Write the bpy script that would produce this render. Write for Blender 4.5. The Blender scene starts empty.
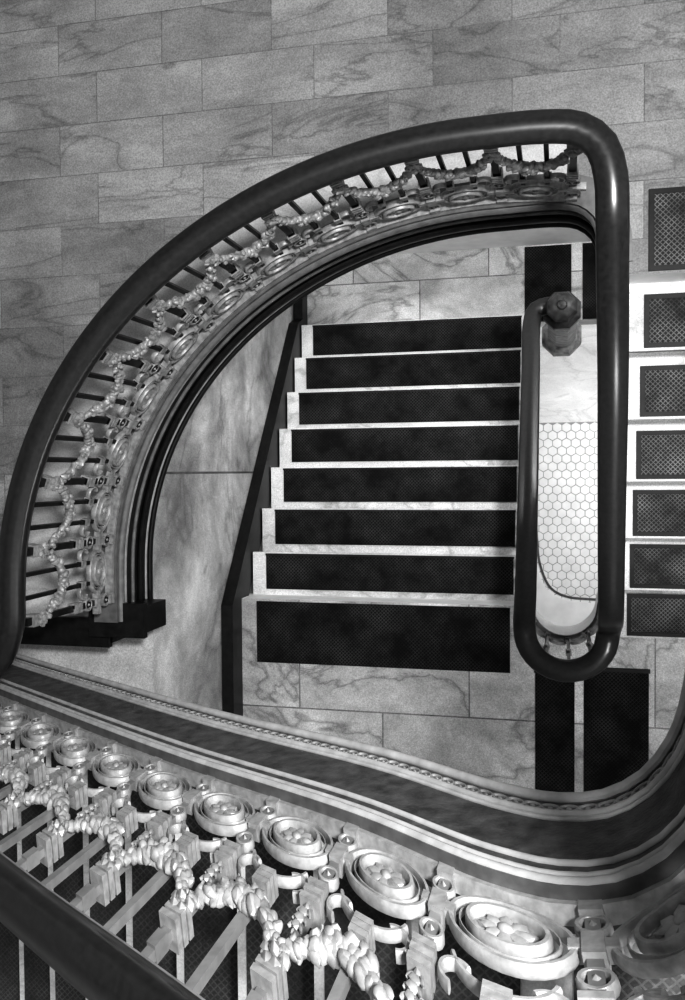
import bpy, bmesh, math, random
from mathutils import Vector, Matrix, noise
random.seed(4)
ZC = 8.2
def H(h): return ZC - h

# ------------------------------------------------------------ materials
def newmat(name):
    m = bpy.data.materials.new(name); m.use_nodes = True
    nt = m.node_tree
    for n in list(nt.nodes): nt.nodes.remove(n)
    out = nt.nodes.new('ShaderNodeOutputMaterial')
    b = nt.nodes.new('ShaderNodeBsdfPrincipled')
    nt.links.new(b.outputs[0], out.inputs[0])
    return m, nt, b
def mathn(nt, op, a, b=None, clamp=False):
    n = nt.nodes.new('ShaderNodeMath'); n.operation = op; n.use_clamp = clamp
    for i, v in enumerate((a, b)):
        if v is None: continue
        if isinstance(v, (int, float)): n.inputs[i].default_value = v
        else: nt.links.new(v, n.inputs[i])
    return n.outputs[0]
def noisen(nt, vec, scale, detail=4, rough=.55, dist=0):
    n = nt.nodes.new('ShaderNodeTexNoise')
    n.inputs['Scale'].default_value = scale; n.inputs['Detail'].default_value = detail
    n.inputs['Roughness'].default_value = rough; n.inputs['Distortion'].default_value = dist
    if vec is not None: nt.links.new(vec, n.inputs['Vector'])
    return n.outputs['Fac']
def ramp(nt, fac, stops):
    r = nt.nodes.new('ShaderNodeValToRGB')
    e = r.color_ramp.elements
    while len(e) < len(stops): e.new(.5)
    for el, (p, c) in zip(e, stops):
        el.position = p; el.color = (c, c, c, 1)
    nt.links.new(fac, r.inputs[0]); return r.outputs[0]

def marble(name, lo, hi, vein=.5, tile=None, plane='xy', mortar=.004, offset=.4, rough=.45, tilevar=.5, vang=0.6, grain=.25, mort_dark=.45, veinscale=1.0, aniso=2.6, spec=.3, stain=0):
    m, nt, b = newmat(name)
    tc = nt.nodes.new('ShaderNodeTexCoord').outputs['Object']
    sep = nt.nodes.new('ShaderNodeSeparateXYZ'); nt.links.new(tc, sep.inputs[0])
    comb = nt.nodes.new('ShaderNodeCombineXYZ')
    a, c = {'xy': (0, 1), 'yz': (1, 2), 'xz': (0, 2)}[plane]
    nt.links.new(sep.outputs[a], comb.inputs[0]); nt.links.new(sep.outputs[c], comb.inputs[1])
    v2 = comb.outputs[0]
    rnd = None
    if tile:
        br = nt.nodes.new('ShaderNodeTexBrick')
        br.offset = offset; br.offset_frequency = 2; br.squash = 1.0
        br.inputs['Color1'].default_value = (0, 0, 0, 1); br.inputs['Color2'].default_value = (1, 1, 1, 1)
        br.inputs['Mortar'].default_value = (.5, .5, .5, 1)
        br.inputs['Scale'].default_value = 1; br.inputs['Mortar Size'].default_value = mortar / 2
        br.inputs['Mortar Smooth'].default_value = .1
        br.inputs['Brick Width'].default_value = tile[0]; br.inputs['Row Height'].default_value = tile[1]
        nt.links.new(v2, br.inputs['Vector'])
        rnd = br.outputs['Color']; mo = br.outputs['Fac']
    mp = nt.nodes.new('ShaderNodeMapping')
    mp.inputs['Rotation'].default_value = (0, 0, vang); mp.inputs['Scale'].default_value = (1, aniso, 1)
    if rnd is not None:
        sc = nt.nodes.new('ShaderNodeVectorMath'); sc.operation = 'MULTIPLY_ADD'
        nt.links.new(rnd, sc.inputs[0]); sc.inputs[1].default_value = (7, 13, 9)
        nt.links.new(tc if plane == 'xy' else v2, sc.inputs[2]); nt.links.new(sc.outputs[0], mp.inputs[0])
    else:
        nt.links.new(tc if plane == 'xy' else v2, mp.inputs[0])
    cl = noisen(nt, mp.outputs[0], 2.2, 9, .68, .5)
    vn = noisen(nt, mp.outputs[0], 1.1 * veinscale, 5, .55, .9)
    d = mathn(nt, 'ABSOLUTE', mathn(nt, 'SUBTRACT', vn, .5))
    vmask = ramp(nt, d, [(0.0, 1), (.006, .6), (.02, .12), (.05, 0)])
    base = ramp(nt, cl, [(.25, lo), (.72, hi)])
    val = mathn(nt, 'MULTIPLY', base, mathn(nt, 'SUBTRACT', 1, mathn(nt, 'MULTIPLY', vmask, vein)))
    gr = noisen(nt, tc, 170, 3, .7)
    g = mathn(nt, 'ADD', mathn(nt, 'MULTIPLY', mathn(nt, 'SUBTRACT', gr, .5), grain * 3.4), 1)
    val = mathn(nt, 'MULTIPLY', val, g)
    if stain:
        st = ramp(nt, noisen(nt, tc, 1.3, 7, .7, .4), [(.35, 1 - stain), (.6, 1)])
        val = mathn(nt, 'MULTIPLY', val, st)
    if rnd is not None:
        tv = mathn(nt, 'ADD', mathn(nt, 'MULTIPLY', mathn(nt, 'SUBTRACT', rnd, .5), tilevar), 1)
        val = mathn(nt, 'MULTIPLY', val, tv)
        val = mathn(nt, 'MULTIPLY', val, mathn(nt, 'SUBTRACT', 1, mathn(nt, 'MULTIPLY', mo, 1 - mort_dark)))
    nt.links.new(val, b.inputs['Base Color']); b.inputs['Roughness'].default_value = rough
    b.inputs['Specular IOR Level'].default_value = spec
    return m

def plainmat(name, v, rough=.5, metal=0, var=.25, scale=12, spec=.5, bump=0, bscale=60):
    m, nt, b = newmat(name)
    tc = nt.nodes.new('ShaderNodeTexCoord').outputs['Object']
    n = noisen(nt, tc, scale, 5)
    nt.links.new(ramp(nt, n, [(.3, v * (1 - var)), (.7, min(1, v * (1 + var)))]), b.inputs['Base Color'])
    b.inputs['Roughness'].default_value = rough; b.inputs['Metallic'].default_value = metal
    b.inputs['Specular IOR Level'].default_value = spec
    if bump:
        bp = nt.nodes.new('ShaderNodeBump'); bp.inputs['Strength'].default_value = bump; bp.inputs['Distance'].default_value = .004
        nt.links.new(noisen(nt, tc, bscale, 4), bp.inputs['Height']); nt.links.new(bp.outputs[0], b.inputs['Normal'])
    return m

def matmat(name, dark, light):
    m, nt, b = newmat(name)
    tc = nt.nodes.new('ShaderNodeTexCoord').outputs['Object']
    mp = nt.nodes.new('ShaderNodeMapping'); mp.inputs['Rotation'].default_value = (0, 0, math.radians(45))
    nt.links.new(tc, mp.inputs[0])
    br = nt.nodes.new('ShaderNodeTexBrick'); br.offset = 0
    br.inputs['Scale'].default_value = 1; br.inputs['Mortar Size'].default_value = .0018
    br.inputs['Brick Width'].default_value = .0135; br.inputs['Row Height'].default_value = .0135
    nt.links.new(mp.outputs[0], br.inputs['Vector'])
    worn = noisen(nt, tc, 5, 6, .65)
    w = ramp(nt, worn, [(.38, .1), (.68, 1)])
    line = mathn(nt, 'MULTIPLY', br.outputs['Fac'], w)
    gr = noisen(nt, tc, 200, 2)
    base = mathn(nt, 'MULTIPLY', dark, mathn(nt, 'ADD', mathn(nt, 'MULTIPLY', worn, 1.6), .2))
    v = mathn(nt, 'ADD', base, mathn(nt, 'MULTIPLY', line, light))
    v = mathn(nt, 'MULTIPLY', v, mathn(nt, 'ADD', gr, .5))
    nt.links.new(v, b.inputs['Base Color']); b.inputs['Roughness'].default_value = .7
    b.inputs['Specular IOR Level'].default_value = .08
    return m

M_floor = marble('marble_floor_tiles', .20, .36, .38, tile=(.46, .205), offset=.37, tilevar=.40, vang=.35, mortar=.004, mort_dark=.68, grain=.5, aniso=3.2, stain=.3)
M_border = marble('marble_border', .36, .6, .2, vang=.5, grain=.3)
M_pale = marble('marble_pale', .6, .95, .2, vang=.5, grain=.2)
M_land = marble('marble_landing_tiles', .34, .88, .5, tile=(.9, .63), offset=.5, tilevar=.2, vang=.8, mortar=.008, grain=.5, aniso=1.4, stain=.4)
M_wall = marble('marble_wall_panels', .24, .90, .35, tile=(1.9, 2.4), plane='yz', offset=0, tilevar=.2, vang=.9, mortar=.012, grain=.5, veinscale=.7, aniso=1.2, mort_dark=.3, stain=.5)
M_wallx = marble('marble_wall_panels_x', .3, .7, .35, tile=(.95, .62), plane='xz', offset=.5, tilevar=.25, vang=1.0, mortar=.008)
M_tread = marble('marble_treads', .45, .9, .35, grain=.4, vang=.2, aniso=1.4)
M_white = plainmat('white_plaster', .85, .7, var=.06)
M_hex = plainmat('hex_tile_ceramic', .84, .45, var=.08, scale=6)
M_grout = plainmat('tile_grout', .34, .8, var=.1)
M_mat = matmat('rubber_tread_mat', .012, .055)
M_mat2 = matmat('rubber_tread_mat_worn', .035, .19)
M_gapshade = matmat('rail_gap_shade', .075, .08)  # mat pattern in a dark tone, painted shade behind the near railing
M_matedge = plainmat('mat_edge_trim', .02, .5, var=.3, spec=.2)
M_wood = plainmat('dark_polished_wood', .018, .30, var=.35, scale=70, spec=.75)
M_iron = plainmat('dark_iron', .014, .4, metal=.1, var=.4, scale=30, spec=.4)
M_irong = plainmat('iron_grey', .26, .45, metal=.1, var=.25, scale=20, spec=.4)  # for near bars: same iron, light falling there put into the grey
M_orn = plainmat('cast_ornament', .30, .45, metal=.2, var=.4, scale=45, bump=.4)
M_ornL = plainmat('cast_ornament_lit', .40, .40, metal=.1, var=.25, scale=50, spec=.5, bump=.2)  # near-rail copy of cast_ornament, its brighter lighting put into the colour
M_newel = plainmat('newel_iron', .05, .45, var=.7, scale=22, spec=.4)
M_newelp = plainmat('newel_pedestal', .34, .5, var=.5, scale=25, spec=.3)
M_band = plainmat('dark_string_band', .095, .5, var=.5, scale=25, bump=.5, bscale=120, spec=.3)
M_mold = plainmat('pale_moulding', .46, .45, var=.2, scale=25)
M_moldD = plainmat('grey_moulding', .12, .4, var=.3, scale=25)
M_guil = plainmat('guilloche_relief', .32, .4, var=.3, scale=25)

# ------------------------------------------------------------ mesh builder
class MB:
    def __init__(s): s.v = []; s.f = []; s.m = []
    def add(s, vs, fs, mi=0):
        o = len(s.v); s.v += [tuple(x) for x in vs]
        s.f += [tuple(i + o for i in f) for f in fs]; s.m += [mi] * len(fs)
    def box(s, x0, x1, y0, y1, z0, z1, mi=0):
        vs = [(x, y, z) for x in (x0, x1) for y in (y0, y1) for z in (z0, z1)]
        s.add(vs, [(0, 1, 3, 2), (4, 6, 7, 5), (0, 4, 5, 1), (2, 3, 7, 6), (0, 2, 6, 4), (1, 5, 7, 3)], mi)
    def prism(s, poly, z0, z1, mi=0, mside=None):
        n = len(poly)
        vs = [(x, y, z0) for x, y in poly] + [(x, y, z1) for x, y in poly]
        s.add(vs, [tuple(range(n, 2 * n)), tuple(range(n - 1, -1, -1))], mi)
        s.add(vs, [(i, (i + 1) % n, n + (i + 1) % n, n + i) for i in range(n)], mi if mside is None else mside)
    def ring(s, cs, ct, cn, R, w, d, mi=0, a0=0, a1=2 * math.pi, seg=26, Rt=None):
        Rt = Rt or R
        k = 8; full = abs((a1 - a0) - 2 * math.pi) < 1e-4
        N = seg if full else seg + 1
        vs = []
        for i in range(N):
            a = a0 + (a1 - a0) * i / seg
            for j in range(k):
                b = 2 * math.pi * (j + .5) / k
                cr = math.copysign(abs(math.cos(b)) ** .7, math.cos(b)) * w / 2
                cd = math.copysign(abs(math.sin(b)) ** .7, math.sin(b)) * d / 2
                vs.append((cs + (R + cr) * math.cos(a), ct + (Rt + cr) * math.sin(a), cn + cd))
        fs = []
        for i in range(seg):
            i2 = (i + 1) % N
            for j in range(k):
                j2 = (j + 1) % k
                fs.append((i * k + j, i2 * k + j, i2 * k + j2, i * k + j2))
        if not full:
            fs += [tuple(range(k)), tuple(range((N - 1) * k, N * k))]
        s.add(vs, fs, mi)
    def blob(s, c, r, mi=0, rot=None, lump=.0, sub=2):
        V, F = ICO[sub]; c = Vector(c); out = []
        seed = random.random() * 50
        for v in V:
            l = 1 + lump * (noise.noise(v * 2.2 + Vector((seed, 0, 0))) * 1.6)
            p = Vector((v.x * r[0], v.y * r[1], v.z * r[2])) * l
            if rot is not None: p = rot @ p
            out.append(c + p)
        s.add(out, F, mi)
    def obj(s, name, mats, fn=None, smooth=True, parent=None, angle=40):
        me = bpy.data.meshes.new(name)
        vs = [fn(*v) for v in s.v] if fn else s.v
        me.from_pydata([tuple(v) for v in vs], [], s.f)
        for m in mats: me.materials.append(m)
        me.polygons.foreach_set('material_index', s.m)
        bm = bmesh.new(); bm.from_mesh(me); bmesh.ops.recalc_face_normals(bm, faces=bm.faces)
        if smooth:
            for f in bm.faces: f.smooth = True
            for e in bm.edges:
                if len(e.link_faces) == 2 and e.calc_face_angle(0) > math.radians(angle): e.smooth = False
        bm.to_mesh(me); bm.free()
        o = bpy.data.objects.new(name, me); bpy.context.collection.objects.link(o)
        if parent: o.parent = parent
        return o
ICO = {}
for sub in (1, 2):
    bm = bmesh.new(); bmesh.ops.create_icosphere(bm, subdivisions=sub, radius=1)
    bm.verts.ensure_lookup_table()
    ICO[sub] = ([v.co.copy() for v in bm.verts], [tuple(v.index for v in f.verts) for f in bm.faces]); bm.free()

class Path:
    def __init__(s, pts, side=1, step=.03, smooth=True):
        P = [Vector(p) for p in pts]
        if smooth:
            Q = []
            for i in range(len(P) - 1):
                p0 = P[max(i - 1, 0)]; p1 = P[i]; p2 = P[i + 1]; p3 = P[min(i + 2, len(P) - 1)]
                if i == 0: p0 = p1 * 2 - p2
                if i + 2 >= len(P): p3 = p2 * 2 - p1
                t0 = 0; t1 = t0 + max((p1 - p0).length, 1e-5) ** .5; t2 = t1 + (p2 - p1).length ** .5; t3 = t2 + max((p3 - p2).length, 1e-5) ** .5
                n = max(2, int((p2 - p1).length / step))
                for j in range(n):
                    t = t1 + (t2 - t1) * j / n
                    A1 = p0 * ((t1 - t) / (t1 - t0)) + p1 * ((t - t0) / (t1 - t0))
                    A2 = p1 * ((t2 - t) / (t2 - t1)) + p2 * ((t - t1) / (t2 - t1))
                    A3 = p2 * ((t3 - t) / (t3 - t2)) + p3 * ((t - t2) / (t3 - t2))
                    B1 = A1 * ((t2 - t) / (t2 - t0)) + A2 * ((t - t0) / (t2 - t0))
                    B2 = A2 * ((t3 - t) / (t3 - t1)) + A3 * ((t - t1) / (t3 - t1))
                    Q.append(B1 * ((t2 - t) / (t2 - t1)) + B2 * ((t - t1) / (t2 - t1)))
            Q.append(P[-1]); P = Q
        s.P = P; s.side = side
        s.N = []
        for i in range(len(P)):
            t = P[min(i + 1, len(P) - 1)] - P[max(i - 1, 0)]; t.z = 0; t.normalize()
            s.N.append(Vector((-t.y, t.x, 0)) * side)
        s.L = [0]
        for i in range(1, len(P)): s.L.append(s.L[-1] + (P[i] - P[i - 1]).length)
        s.len = s.L[-1]
    def at(s, d):
        if d <= 0: i, f = 0, d / (s.L[1] - s.L[0])
        elif d >= s.len: i = len(s.P) - 2; f = 1 + (d - s.len) / (s.L[-1] - s.L[-2])
        else:
            lo, hi = 0, len(s.P) - 1
            while hi - lo > 1:
                m = (lo + hi) // 2
                if s.L[m] <= d: lo = m
                else: hi = m
            i = lo; f = (d - s.L[i]) / (s.L[i + 1] - s.L[i])
        p = s.P[i].lerp(s.P[i + 1], f); n = s.N[i].lerp(s.N[i + 1], min(1, max(0, f))).normalized()
        return p, n
    def map(s, a, t, n):
        p, N = s.at(a); return p + N * n + Vector((0, 0, t))
def sweep(mb, path, prof, mi=0, cap=True):
    k = len(prof); n = len(path.P); vs = []
    for p, N in zip(path.P, path.N):
        for (a, t) in prof: vs.append(p + N * a + Vector((0, 0, t)))
    fs = [(i * k + j, i * k + (j + 1) % k, (i + 1) * k + (j + 1) % k, (i + 1) * k + j) for i in range(n - 1) for j in range(k)]
    if cap: fs += [tuple(range(k)), tuple(range((n - 1) * k, n * k))]
    mb.add(vs, fs, mi)
def rect(n0, n1, t0, t1): return [(n0, t0), (n1, t0), (n1, t1), (n0, t1)]
def bead(n, t, rn, rt, k=10): return [(n + rn * math.cos(2 * math.pi * i / k), t + rt * math.sin(2 * math.pi * i / k)) for i in range(k)]
HR = [(-.026, -.045), (.026, -.045), (.030, -.026), (.040, -.02), (.0455, -.004), (.0445, .010), (.037, .020), (.031, .0215), (.022, .031), (0, .034),
      (-.022, .031), (-.031, .0215), (-.037, .020), (-.0445, .010), (-.0455, -.004), (-.040, -.02), (-.030, -.026)]

# ------------------------------------------------------------ layout data
EC = (-.2, -.4); EA, EB = 1.54, 1.35
def arc_pts(h, n=22, da=0, db=None):
    db = da if db is None else db
    r = []
    for i in range(n + 1):
        a = math.pi - (math.pi / 2) * i / n
        r.append((EC[0] + (EA + da) * math.cos(a), EC[1] + (EB + db) * math.sin(a), H(h)))
    return r
h2 = 3.39; h1 = 4.58; h0 = 5.94; h3 = 1.35
corner = [(0.0, .95), (.07, .935), (.125, .89), (.15, .82), (.155, .72)]

# ------------------------------------------------------------ upper floor (level of curved rail)
poly = [(-1.76, -.62)] + [(x, y) for x, y, z in arc_pts(h2, da=.02)] + [(0.0, .965), (.08, .95), (.14, .90), (.165, .82), (.17, .72), (.2, .695), (1.8, .695), (1.8, 4.2), (-5, 4.2), (-5, -2.3), (-2.55, -2.3), (-2.55, -.80), (-2.3, -.62)]
mb = MB(); mb.prism(poly, H(h2) - .24, H(h2), 0, 1)
fu = mb.obj('floor_upper', [M_floor, M_white], smooth=False)
inn = [(-1.76, -.60)] + [(x, y) for x, y, z in arc_pts(h2, da=.02)] + [(.05, .96)]
out = [(-2.22, -.60)] + [(x, y) for x, y, z in arc_pts(h2, da=.48, db=.27)] + [(.05, 1.22)]
mb = MB(); n = len(inn)
vs = [(x, y, H(h2) + z) for z in (.0, .003) for x, y in inn + out]
mb.add(vs, [(2 * n + i, 2 * n + i + 1, 3 * n + i + 1, 3 * n + i) for i in range(n - 1)] + [(n + i, n + i + 1, 3 * n + i + 1, 3 * n + i) for i in range(n - 1)])
mb.obj('floor_border', [M_border], smooth=False, parent=fu)

# curved string/fascia of upper floor
fpts = [(-1.74, -.60, H(3.3))] + arc_pts(3.3) + [(x, y, H(3.3)) for x, y in corner]
fp = Path(fpts, side=-1, step=.04)
mb = MB()
sweep(mb, fp, rect(-.07, -.005, -.32, 0), 0)
sweep(mb, fp, bead(.005, -.02, .022, .018), 1)
sweep(mb, fp, bead(.0, -.07, .012, .010), 2)
sweep(mb, fp, bead(-.002, -.15, .009, .009), 1)
sweep(mb, fp, bead(.004, -.22, .012, .022), 0)
sweep(mb, fp, bead(-.002, -.265, .010, .008), 2)
sweep(mb, fp, bead(.002, -.305, .012, .014), 0)
sweep(mb, fp, rect(-.09, .012, 0, .018), 1)
curb = mb.obj('curved_stair_string', [M_iron, M_moldD, M_irong])

# curb return blocks at the end of curved rail
mb = MB()
mb.box(-2.35, -1.80, -.70, -.61, H(3.60), H(3.36), 0)
mb.box(-2.37, -1.80, -.715, -.595, H(3.375), H(3.345), 0)
mb.box(-1.85, -1.64, -.65, -.54, H(3.55), H(3.33), 0)
mb.box(-1.87, -1.625, -.665, -.525, H(3.34), H(3.31), 0)
mb.obj('curb_return_block', [M_iron, M_moldD], smooth=False)

# ------------------------------------------------------------ ornamental balustrade generator
def balustrade(L, top, W, iron, orn, rs=1.0, g=1.0, cs=1.0, SAG=.11, GT=.50, swell=.5, fancy=False):
    mb = MB(); n = max(1, round(L / W)); W = L / n
    rnd = random.Random(9)
    def collar(s, t, w=.030, h=.05, k=None):
        k = k or cs
        w *= k; h *= k
        mb.box(s - w * .42, s + w * .42, t - h / 2, t + h / 2, -w * .42, w * .42, orn)
        for q in (-1, 0, 1):
            hh = .006 * k
            mb.box(s - w * .6, s + w * .6, t + q * (h / 2 - hh) - hh, t + q * (h / 2 - hh) + hh, -w * .6, w * .6, orn)
    def leafy(s, t, nn, r):
        V = rnd.uniform(.8, 1.25)
        q = Matrix.Rotation(rnd.uniform(0, 6.28), 3, 'Z') @ Matrix.Rotation(rnd.uniform(-.7, .7), 3, 'X') @ Matrix.Rotation(rnd.uniform(-.6, .6), 3, 'Y')
        mb.blob((s, t, nn), (r * 1.15 * V, r * .85, r * .85), orn, q, lump=.2, sub=2)
    def leaf(s, t, nn, ang, ln, wd):
        q = Matrix.Rotation(ang, 3, 'Z')
        for k in range(5):
            u = k / 4; w = wd * math.sin(math.pi * (.18 + .74 * u)) 
            mb.blob(Vector((s, t, nn + .004 * math.sin(3 * u))) + q @ Vector((ln * u, 0, 0)), (ln * .16, w, .006), orn, q, sub=1)
        for k in range(3):
            u = .15 + .3 * k
            for sg in (-1, 1):
                mb.blob(Vector((s, t, nn)) + q @ Vector((ln * u, sg * wd * .8, 0)), (ln * .16, wd * .35, .005), orn, q @ Matrix.Rotation(sg * .6, 3, 'Z'), sub=1)
    for i in range(n + 1):
        s = i * W
        mb.box(s - .011, s + .011, 0, top, -.008, .008, iron)
        mb.box(s - .018, s + .018, 0, .03, -.018, .018, orn)
        collar(s, .27); collar(s, GT + .03, .034, .045)
        mb.box(s - .013, s + .013, top - .1, top - .06, -.013, .013, iron)
        mb.ring(s, .185, 0, .022, .010, .02, orn, seg=16)
        mb.ring(s, .05, 0, .022, .010, .02, orn, seg=16)
        mb.blob((s, .185, 0), (.010, .010, .014), orn, sub=1)
        mb.blob((s, .05, 0), (.010, .010, .014), orn, sub=1)
        mb.box(s - W / 2 + .09 * rs, s + W / 2 - .09 * rs, .098, .122, -.012, .012, orn)
        mb.box(s - .016, s + .016, .085, .14, -.016, .016, orn)
        if fancy:
            leaf(s, .31, .012, math.pi / 2, .075, .014)
        for a in range(6):
            mb.blob((s + .016 * g * math.cos(a * 1.047), GT + .015 * g * math.sin(a * 1.047), .020), (.011 * g, .011 * g, .009 * g), orn, lump=.15, sub=1)
        mb.blob((s, GT, .028), (.010 * g, .010 * g, .009 * g), orn, sub=1)
    for i in range(n):
        s0 = i * W; c = s0 + W / 2
        for sg in (-1, 1):
            b = c + sg * W / 6
            if fancy:
                continue
            mb.box(b - .007, b + .007, .17, top, -.007, .007, iron)
            collar(b, .225, .022, .030, k=1)
            a0 = -1.2 if sg > 0 else math.pi - 2.6
            mb.ring(c + sg * (W / 2 - .05), .215, 0, .026, .010, .018, orn, a0=a0, a1=a0 + 3.8, seg=14)
        if fancy:
            mb.box(c - .010, c + .010, .255, top, -.008, .008, iron)
            collar(c, .29, .028, .04)
            mb.ring(c, .195, 0, .080, .011, .020, orn, a0=.25, a1=math.pi - .25, seg=20, Rt=.066)
            for sg in (-1, 1):
                mb.ring(c + sg * .066, .255, 0, .028, .011, .020, orn, a0=(-2.3 if sg > 0 else -.84 - 3.6), a1=(1.3 if sg > 0 else -.84), seg=16)
        cy = .108
        mb.ring(c, cy, 0, .100 * rs, .012, .022, orn, seg=32, Rt=.074 * rs)
        mb.ring(c, cy, .006, .064 * rs, .013, .024, orn, Rt=.046 * rs)
        mb.ring(c, cy, .002, .081 * rs, .004, .012, orn, Rt=.060 * rs)
        mb.blob((c, cy, 0), (.058 * rs, .042 * rs, .007), orn)
        for a in range(8):
            q = Matrix.Rotation(a * math.pi / 4, 3, 'Z'); d = q @ Vector((.027, 0, 0)); d.y *= .72
            mb.blob(Vector((c, cy, .006)) + d, (.020, .0125, .007), orn, q, lump=.15, sub=1)
        mb.blob((c, cy, .010), (.013, .012, .007), orn, sub=2)
        K = 20
        for k in range(K + 1):
            u = k / K; s = s0 + W * u; sag = SAG * 4 * u * (1 - u)
            t = GT - sag; r = g * .0165 * (1 - swell + swell * math.sin(math.pi * u))
            leafy(s, t, .018, r)
            for _ in range(2):
                aa = rnd.uniform(0, 6.28)
                leafy(s + math.cos(aa) * r * .9, t + math.sin(aa) * r * .9, .018 + rnd.uniform(-.004, .012), r * .7)
    segs = n * 4
    for (t0, t1, w, m) in ((0, .014, .016, orn), (top - .03, top - .015, .016, iron)):
        for q in range(segs):
            mb.box(L * q / segs, L * (q + 1) / segs, t0, t1, -w, w, m)
    return mb

bp = Path([(-1.755, -.50, H(3.28))] + arc_pts(3.28, da=.015) + [(0.04, .955, H(3.28))], side=-1, step=.02)
mb = balustrade(bp.len, .66, .25, 0, 1, rs=.82, g=1.12, SAG=.14, GT=.52, swell=.35)
b2 = mb.obj('ornamental_balustrade', [M_iron, M_orn], fn=lambda s, t, n: bp.map(s, t, n))

# ------------------------------------------------------------ handrail
def nose_c(y): return h1 + .17 * (y + .68) / .236
def nose_r(y): return h1 - .17 - .17 * (y + .79) / .2468
hh2 = 2.585
hp = []
hp += [(-2.62, -.81, H(2.62)), (-2.3, -.80, H(2.6)), (-1.98, -.74, H(hh2)), (-1.80, -.62, H(hh2)), (-1.745, -.5, H(hh2))]
hp += arc_pts(hh2, 18)
hp += [(-.05, .95, H(hh2)), (.05, .935, H(hh2)), (.11, .885, H(hh2)), (.135, .80, H(hh2)), (.14, .70, H(2.60)), (.143, .6, H(2.65))]
for y in (.3, 0, -.3, -.55): hp.append((.145 + (.6 - y) * .03, y, H(nose_r(y) - .85)))
for a in range(0, 181, 20):
    hh = 3.66 + .07 * a / 180
    hp.append((.021 + .162 * math.cos(math.radians(a)), -.65 - .155 * math.sin(math.radians(a)), H(hh)))
for y in (-.5, -.2, .2, .5, .76): hp.append((-.141, y, H(nose_c(y) - .85)))
hp += [(-.12, .84, H(4.85)), (-.06, .862, H(4.87)), (-.02, .855, H(4.87))]
hrp = Path(hp, side=-1, step=.03)
mb = MB(); sweep(mb, hrp, HR, 0)
mb.obj('wooden_handrail', [M_wood], angle=60)

# ------------------------------------------------------------ near flight rising over the well
nb = [(-2.75, -.80), (-2.4, -.785), (-1.6, -.735), (-.9, -.685), (-.36, -.63), (-.1, -.612), (0.0, -.606), (.08, -.588), (.15, -.545), (.20, -.475), (.228, -.38), (.24, -.2), (.24, .02)]
def hn(x): return 1.30 + .76 * (-x) if x < -.15 else (1.36 if x < -.05 else 1.315 if x < .05 else 1.30)
npath = Path([(x, y, H(hn(x))) for x, y in nb], side=1, step=.03)
mb = MB()
sweep(mb, npath, rect(-.05, 0, -.36, 0), 0)
sweep(mb, npath, rect(-.02, .012, -.36, -.338), 1)
sweep(mb, npath, bead(.012, -.345, .010, .012), 1)
sweep(mb, npath, rect(-.02, .004, -.338, -.28), 2)
sweep(mb, npath, bead(.006, -.278, .008, .008), 1)
sweep(mb, npath, bead(.004, -.262, .005, .005), 1)
sweep(mb, npath, rect(-.02, .005, -.25, -.085), 0)
sweep(mb, npath, bead(.006, -.078, .007, .007), 1)
sweep(mb, npath, rect(-.02, .006, -.07, -.035), 0)
sweep(mb, npath, bead(.007, -.034, .007, .007), 1)
sweep(mb, npath, bead(.009, -.008, .009, .010), 1)
sweep(mb, npath, rect(-.06, .010, -.010, .004), 2)
near = mb.obj('stair_string_fascia', [M_band, M_mold, M_moldD])
mb = MB(); n = int(npath.len / .034)
for i in range(n):
    s = (i + .5) * npath.len / n
    mb.ring(s, -.309, .004, .0165, .006, .008, 0, seg=12, Rt=.014)
    mb.blob((s, -.309, .004), (.006, .006, .004), 0, sub=1)
mb.obj('guilloche_band', [M_guil], fn=lambda s, t, n: npath.map(s, t, n), parent=near)

npb = Path([(p.x - N.x * .028, p.y - N.y * .028, p.z + .003) for p, N in zip(npath.P, npath.N)], side=1, smooth=False)
mb = balustrade(npb.len, .635, .25, 0, 1, g=1.35, cs=1.25, SAG=.09, GT=.46, swell=.5, fancy=True)
mb.obj('ornamental_balustrade', [M_irong, M_ornL], fn=lambda s, t, n: npb.map(s, t, n))
nh = Path([(p.x, p.y, p.z + .665) for p in npb.P[::3]], side=1, smooth=False)
mb = MB(); sweep(mb, nh, HR, 0); mb.obj('wooden_handrail', [M_wood], angle=60)

mb = MB(); mats = MB()
def ypath(x):
    for (x0, y0), (x1, y1) in zip(nb, nb[1:]):
        if x0 <= x <= x1: return y0 + (y1 - y0) * (x - x0) / (x1 - x0)
    return -.6
for j in range(11):
    x0 = -2.47 + .224 * j; z = H(h2 - .17 * (j + 1)); yy = ypath(x0) - .055
    mb.box(x0, x0 + .244, -2.29, yy, z - .20, z - .03, 1)
    mb.box(x0 - .02, x0 + .23, -2.29, yy, z - .03, z, 0)
    mats.box(x0 + .004, x0 + .165, -2.2, yy - .06, z, z + .008, 0)  # added dark sheets, stand in for shade between the near ironwork
land = [(-.006, -2.29), (-.006, -.655), (.06, -.64), (.13, -.61), (.2, -.55), (.255, -.46), (.285, -.36), (.295, -.2), (.295, .02), (2.1, .02), (2.1, -2.29)]
mb.prism(land, H(h3) - .2, H(h3), 0, 1)
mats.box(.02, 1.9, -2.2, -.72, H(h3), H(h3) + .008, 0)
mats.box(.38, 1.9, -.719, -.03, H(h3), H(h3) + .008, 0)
fn_ = mb.obj('stair_flight', [M_pale, M_white], smooth=False)
mats.obj('near_shade_sheets', [M_gapshade, M_matedge], smooth=False, parent=fn_)

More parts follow.
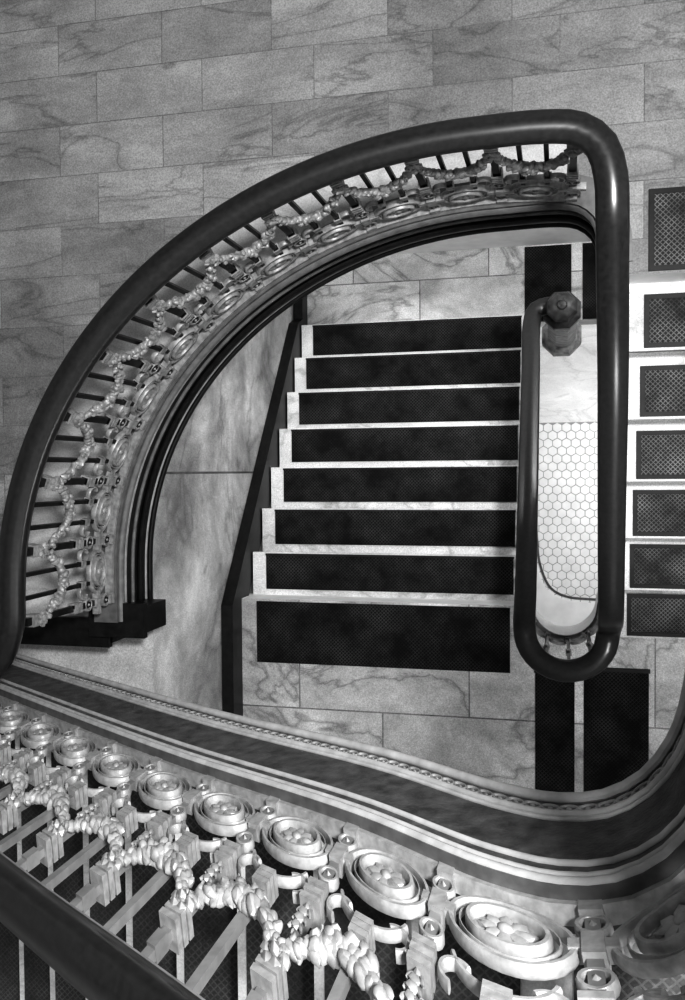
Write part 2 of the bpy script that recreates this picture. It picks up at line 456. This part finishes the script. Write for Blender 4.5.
# ------------------------------------------------------------ centre flight and lower landings
mb = MB(); mats = MB()
for k in range(1, 8):
    yf = .972 - .236 * (k - 1); z = H(h0 - .17 * k)
    mb.box(-1.665, -.16, yf - .262, yf - .018, z - .30, z - .03, 1)
    mb.box(-1.665, -.16, yf - .255, yf, z - .03, z, 0)
    mats.box(-1.585, -.235, yf - .203, yf - .010, z, z + .008, 0)
    mats.box(-1.588, -.232, yf - .016, yf - .006, z, z + .010, 1)
mats.box(-1.585, -.245, -1.02, -.692, H(h1), H(h1) + .008, 0)
fl = mb.obj('stair_flight', [M_tread, M_wall], smooth=False)
mats.obj('near_shade_sheets', [M_mat, M_matedge], smooth=False, parent=fl)

mb = MB()
pr = [(1.44, h0 - .12), (1.02, h0 - .12), (.98, h0 - .22), (-.70, h1 - .14), (-2.28, h1 - .14), (-2.28, h1 + .05), (-.7, h1 + .1), (1.0, h0 + .1), (1.44, h0 + .05)]
vs = [(-1.735, y, H(h)) for y, h in pr] + [(-1.672, y, H(h)) for y, h in pr]; n = len(pr)
mb.add(vs, [tuple(range(n)), tuple(range(2 * n - 1, n - 1, -1))] + [(i, (i + 1) % n, n + (i + 1) % n, n + i) for i in range(n)], 0)
mb.obj('baseboard_left', [M_iron], smooth=False)

ucx, ucy, ur = .021, -.655, .17
poly = [(-1.74, -2.3), (-1.74, -.68), (ucx - ur, -.68)]
for a in range(180, 361, 15): poly.append((ucx + ur * math.cos(math.radians(a)), ucy - .025 + ur * math.sin(math.radians(a))))
poly += [(1.8, -.68), (1.8, -2.3)]
mb = MB(); mb.prism(poly, H(h1) - .2, H(h1), 0, 1)
mb.obj('floor_landing_middle', [M_land, M_white], smooth=False)
mb = MB()
for (a, b, c, d) in ((-.12, .07, -1.68, -1.0), (.115, .42, -1.68, -.98)):
    mb.box(a, b, c, d, H(h1), H(h1) + .008, 0)
    mb.box(a - .006, b + .006, d - .012, d + .006, H(h1), H(h1) + .011, 1)
mb.obj('floor_mat', [M_mat, M_matedge], smooth=False)
mb = MB()
for (a, b) in ((-.22, .07), (.14, .5)):
    mb.box(a, b, .955, 1.43, H(h0), H(h0) + .008, 0)
mb.obj('floor_mat', [M_mat, M_matedge], smooth=False)

# right flight
mb = MB(); mats = MB()
def rmat(y0, y1, z):
    x0, x1 = .306, 1.7; e = .018
    mats.box(x0 + e, x1, y0 + e, y1 - e, z, z + .006, 0)
    mats.box(x0, x0 + e, y0, y1, z, z + .010, 1)
    mats.box(x0 + e, x1, y0, y0 + e, z, z + .010, 1)
    mats.box(x0 + e, x1, y1 - e, y1, z, z + .010, 1)
for i in range(1, 7):
    yf = -.79 + .2468 * (i - 1); z = H(h1 - .17 * i)
    mb.box(.21, 1.79, yf + .018, yf + .27, z - .30, z - .03, 1)
    mb.box(.21, 1.79, yf, yf + .262, z - .03, z, 0)
    rmat(yf + .010, yf + .208, z)
rmat(.703, .99, H(h2))
fr = mb.obj('stair_flight', [M_tread, M_white], smooth=False)
mats.obj('near_shade_sheets', [M_mat2, M_matedge], smooth=False, parent=fr)

mb = MB(); mb.prism([(-1.74, .70), (-1.74, 1.44), (1.8, 1.44), (1.8, .95), (-.15, .95), (-.15, .70)], H(h0) - .2, H(h0), 0, 1)
mb.obj('floor_landing_lower', [M_land, M_white], smooth=False)

wp = [(.165, .66, H(nose_r(.66) - .02)), (.175, .3, H(nose_r(.3) - .02)), (.19, -.3, H(nose_r(-.3) - .02)), (.195, -.55, H(nose_r(-.55) - .02))]
for a in range(0, 181, 20): wp.append((ucx + .175 * math.cos(math.radians(a)), ucy - .175 * math.sin(math.radians(a)), H(4.50 + .03 * a / 180)))
wp += [(-.155, -.5, H(nose_c(-.5) - .04)), (-.155, 0, H(nose_c(0) - .04)), (-.155, .5, H(nose_c(.5) - .04)), (-.155, .82, H(nose_c(.82) - .04))]
wpath = Path(wp, side=-1, step=.03)
mb = MB()
sweep(mb, wpath, rect(-.012, .015, -.30, 0), 0)
sweep(mb, wpath, bead(-.014, -.02, .010, .012), 1)
sweep(mb, wpath, bead(-.014, -.09, .006, .008), 1)
sweep(mb, wpath, bead(-.014, -.29, .010, .012), 1)
sweep(mb, wpath, rect(-.02, .022, 0, .015), 1)
ws = mb.obj('well_string', [M_white, M_moldD])
mb = MB(); L = wpath.len; n = int(L / .1)
for i in range(n + 1):
    s = i * L / n
    mb.box(s - .007, s + .007, 0, .75, -.007, .007, 0)
    mb.box(s - .014, s + .014, 0, .03, -.014, .014, 1)
    mb.box(s - .013, s + .013, .3, .34, -.013, .013, 1)
    if i < n:
        mb.ring(s + L / n / 2, .09, 0, .036, .009, .016, 1, seg=16)
mb.obj('plain_balusters', [M_iron, M_irong], fn=lambda s, t, n: wpath.map(s, t, n), parent=ws)

def lathe(mb, cx, cy, prof, k=8, mi=0, rot=0):
    vs = []
    for r, z in prof:
        for j in range(k):
            a = 2 * math.pi * j / k + rot; vs.append((cx + r * math.cos(a), cy + r * math.sin(a), z))
    fs = [(i * k + j, i * k + (j + 1) % k, (i + 1) * k + (j + 1) % k, (i + 1) * k + j) for i in range(len(prof) - 1) for j in range(k)]
    fs += [tuple(range(k)), tuple(range((len(prof) - 1) * k, len(prof) * k))]
    mb.add(vs, fs, mi)
mb = MB(); z0 = H(h0); NX, NY = .010, .845
lathe(mb, NX, NY, [(.130, z0), (.130, z0 + .12), (.105, z0 + .15), (.09, z0 + .17), (.085, z0 + .8), (.095, z0 + .83), (.095, z0 + .88), (.07, z0 + .9)], 8, 1, .39)
lathe(mb, NX, NY, [(.055, z0 + .9), (.095, z0 + .93), (.105, z0 + .955), (.105, z0 + 1.01), (.085, z0 + 1.03), (.06, z0 + 1.04), (.055, z0 + 1.06), (.078, z0 + 1.085), (.084, z0 + 1.11), (.075, z0 + 1.14), (.045, z0 + 1.165), (.028, z0 + 1.17), (.022, z0 + 1.185), (.008, z0 + 1.19)], 8, 0, .39)
mb.obj('newel_post', [M_newel, M_newelp], angle=25)

# ------------------------------------------------------------ ground floor with hex tiles
mb = MB(); mb.box(-1.74, 1.8, -2.3, 1.44, -.2, -.004, 0)
mb.box(-1.7, 1.78, .42, 1.43, -.004, .001, 1)
fg = mb.obj('floor', [M_grout, M_pale], smooth=False)
mb = MB(); R = .043; dx = R * math.sqrt(3) + .005; dy = R * 1.5 + .0045
row = 0; y = -1.35
while y < .39:
    x = -.7 + (dx / 2 if row % 2 else 0)
    while x < .9:
        vs = [(x + r * math.cos(math.pi / 6 + a * math.pi / 3), y + r * math.sin(math.pi / 6 + a * math.pi / 3), z) for (r, z) in ((R, -.004), (R, 0), (R - .002, .002)) for a in range(6)]
        fs = [(a, (a + 1) % 6, 6 + (a + 1) % 6, 6 + a) for a in range(6)] + [(6 + a, 6 + (a + 1) % 6, 12 + (a + 1) % 6, 12 + a) for a in range(6)] + [tuple(range(12, 18))]
        mb.add(vs, fs, 0); x += dx
    y += dy; row += 1
mb.obj('hex_tiles', [M_hex], smooth=False, parent=fg)
bpth = Path([(-.20, .3, .004), (-.20, -.6, .004), (-.17, -.85, .004), (-.08, -1.05, .004), (.05, -1.12, .004), (.25, -1.14, .004), (.9, -1.14, .004)], step=.04)
mb = MB(); sweep(mb, bpth, rect(-.010, .010, 0, .003), 0); sweep(mb, bpth, rect(-.3, -.03, -.002, .0025), 1)
mb.obj('border_strip', [M_moldD, M_hex], smooth=False, parent=fg)

# ------------------------------------------------------------ walls
mb = MB(); mb.box(-2.9, -1.74, -2.3, 1.44, 0, H(h2) - .242); mb.obj('wall_left', [M_wall], smooth=False)
mb = MB(); mb.box(-1.94, 2.0, 1.44, 1.64, 0, H(h2) - .24); mb.obj('wall_back', [M_white], smooth=False)
mb = MB(); mb.box(1.8, 2.0, -2.3, 1.44, 0, H(h3) - .2); mb.obj('wall_right', [M_wall], smooth=False)
mb = MB(); mb.box(-5.2, 2.2, -2.5, -2.3, 0, H(-1.8)); mb.obj('wall_front', [M_wallx], smooth=False)
mb = MB(); mb.box(-5.2, -5, -2.3, 4.2, H(h2) - .24, H(-1.8)); mb.obj('wall_far_left', [M_wall], smooth=False)
mb = MB(); mb.box(-5.2, 2.2, 4.2, 4.4, H(h2) - .24, H(-1.8)); mb.obj('wall_far_back', [M_wallx], smooth=False)

# ------------------------------------------------------------ lights
def area(name, loc, size, power, target=None):
    l = bpy.data.lights.new(name, 'AREA'); l.energy = power; l.size = size
    o = bpy.data.objects.new(name, l); o.location = loc
    d = (Vector(target) - Vector(loc)) if target else Vector((0, 0, -1))
    o.rotation_euler = d.to_track_quat('-Z', 'Y').to_euler(); bpy.context.collection.objects.link(o); return o
area('overhead_key', (.75, .60, H(-.9)), .35, 180, (-.1, .25, 4))  # unseen key light added overhead for floor and railings, no fitting modelled
area('landing_fill', (-.9, .7, H(3.9)), .35, 8, (-.6, 1.2, 2))  # added fill beneath the upper slab, unseen
area('landing_fill', (.9, 1.1, H(3.9)), .35, 16, (.1, 1.3, 2.6))  # unseen fill added to brighten the back wall and lower landing
area('landing_fill', (.9, -1.5, H(1.75)), .5, 22, (.1, -1.2, H(h1)))  # unseen fill added under the near slab to lift the middle landing
area('hall_fill', (1.2, .2, 1.7), .6, 30, (.1, -.3, 0))  # unseen fill added low in the well to whiten the ground floor
w = bpy.data.worlds.new('world'); bpy.context.scene.world = w; w.use_nodes = True
w.node_tree.nodes['Background'].inputs[0].default_value = (.8, .8, .8, 1)
w.node_tree.nodes['Background'].inputs[1].default_value = .32

# ------------------------------------------------------------ camera
F = 900.0
D = Vector((560 - 342.5, 500 - 470, -F)).normalized(); Zc = -D
Xc = Vector((Zc.z, 0, -Zc.x)).normalized(); Yc = Zc.cross(Xc)
cam = bpy.data.cameras.new('camera'); cam.sensor_width = 36; cam.lens = F / 1000 * 36; cam.clip_start = .02
co = bpy.data.objects.new('camera', cam); bpy.context.collection.objects.link(co)
co.matrix_world = Matrix.Translation((0, 0, ZC)) @ Matrix((Xc, Yc, Zc)).to_4x4()
bpy.context.scene.camera = co
bpy.context.scene.view_settings.view_transform = 'Standard'
try: bpy.context.scene.view_settings.look = 'High Contrast'
except Exception as e: print(e)
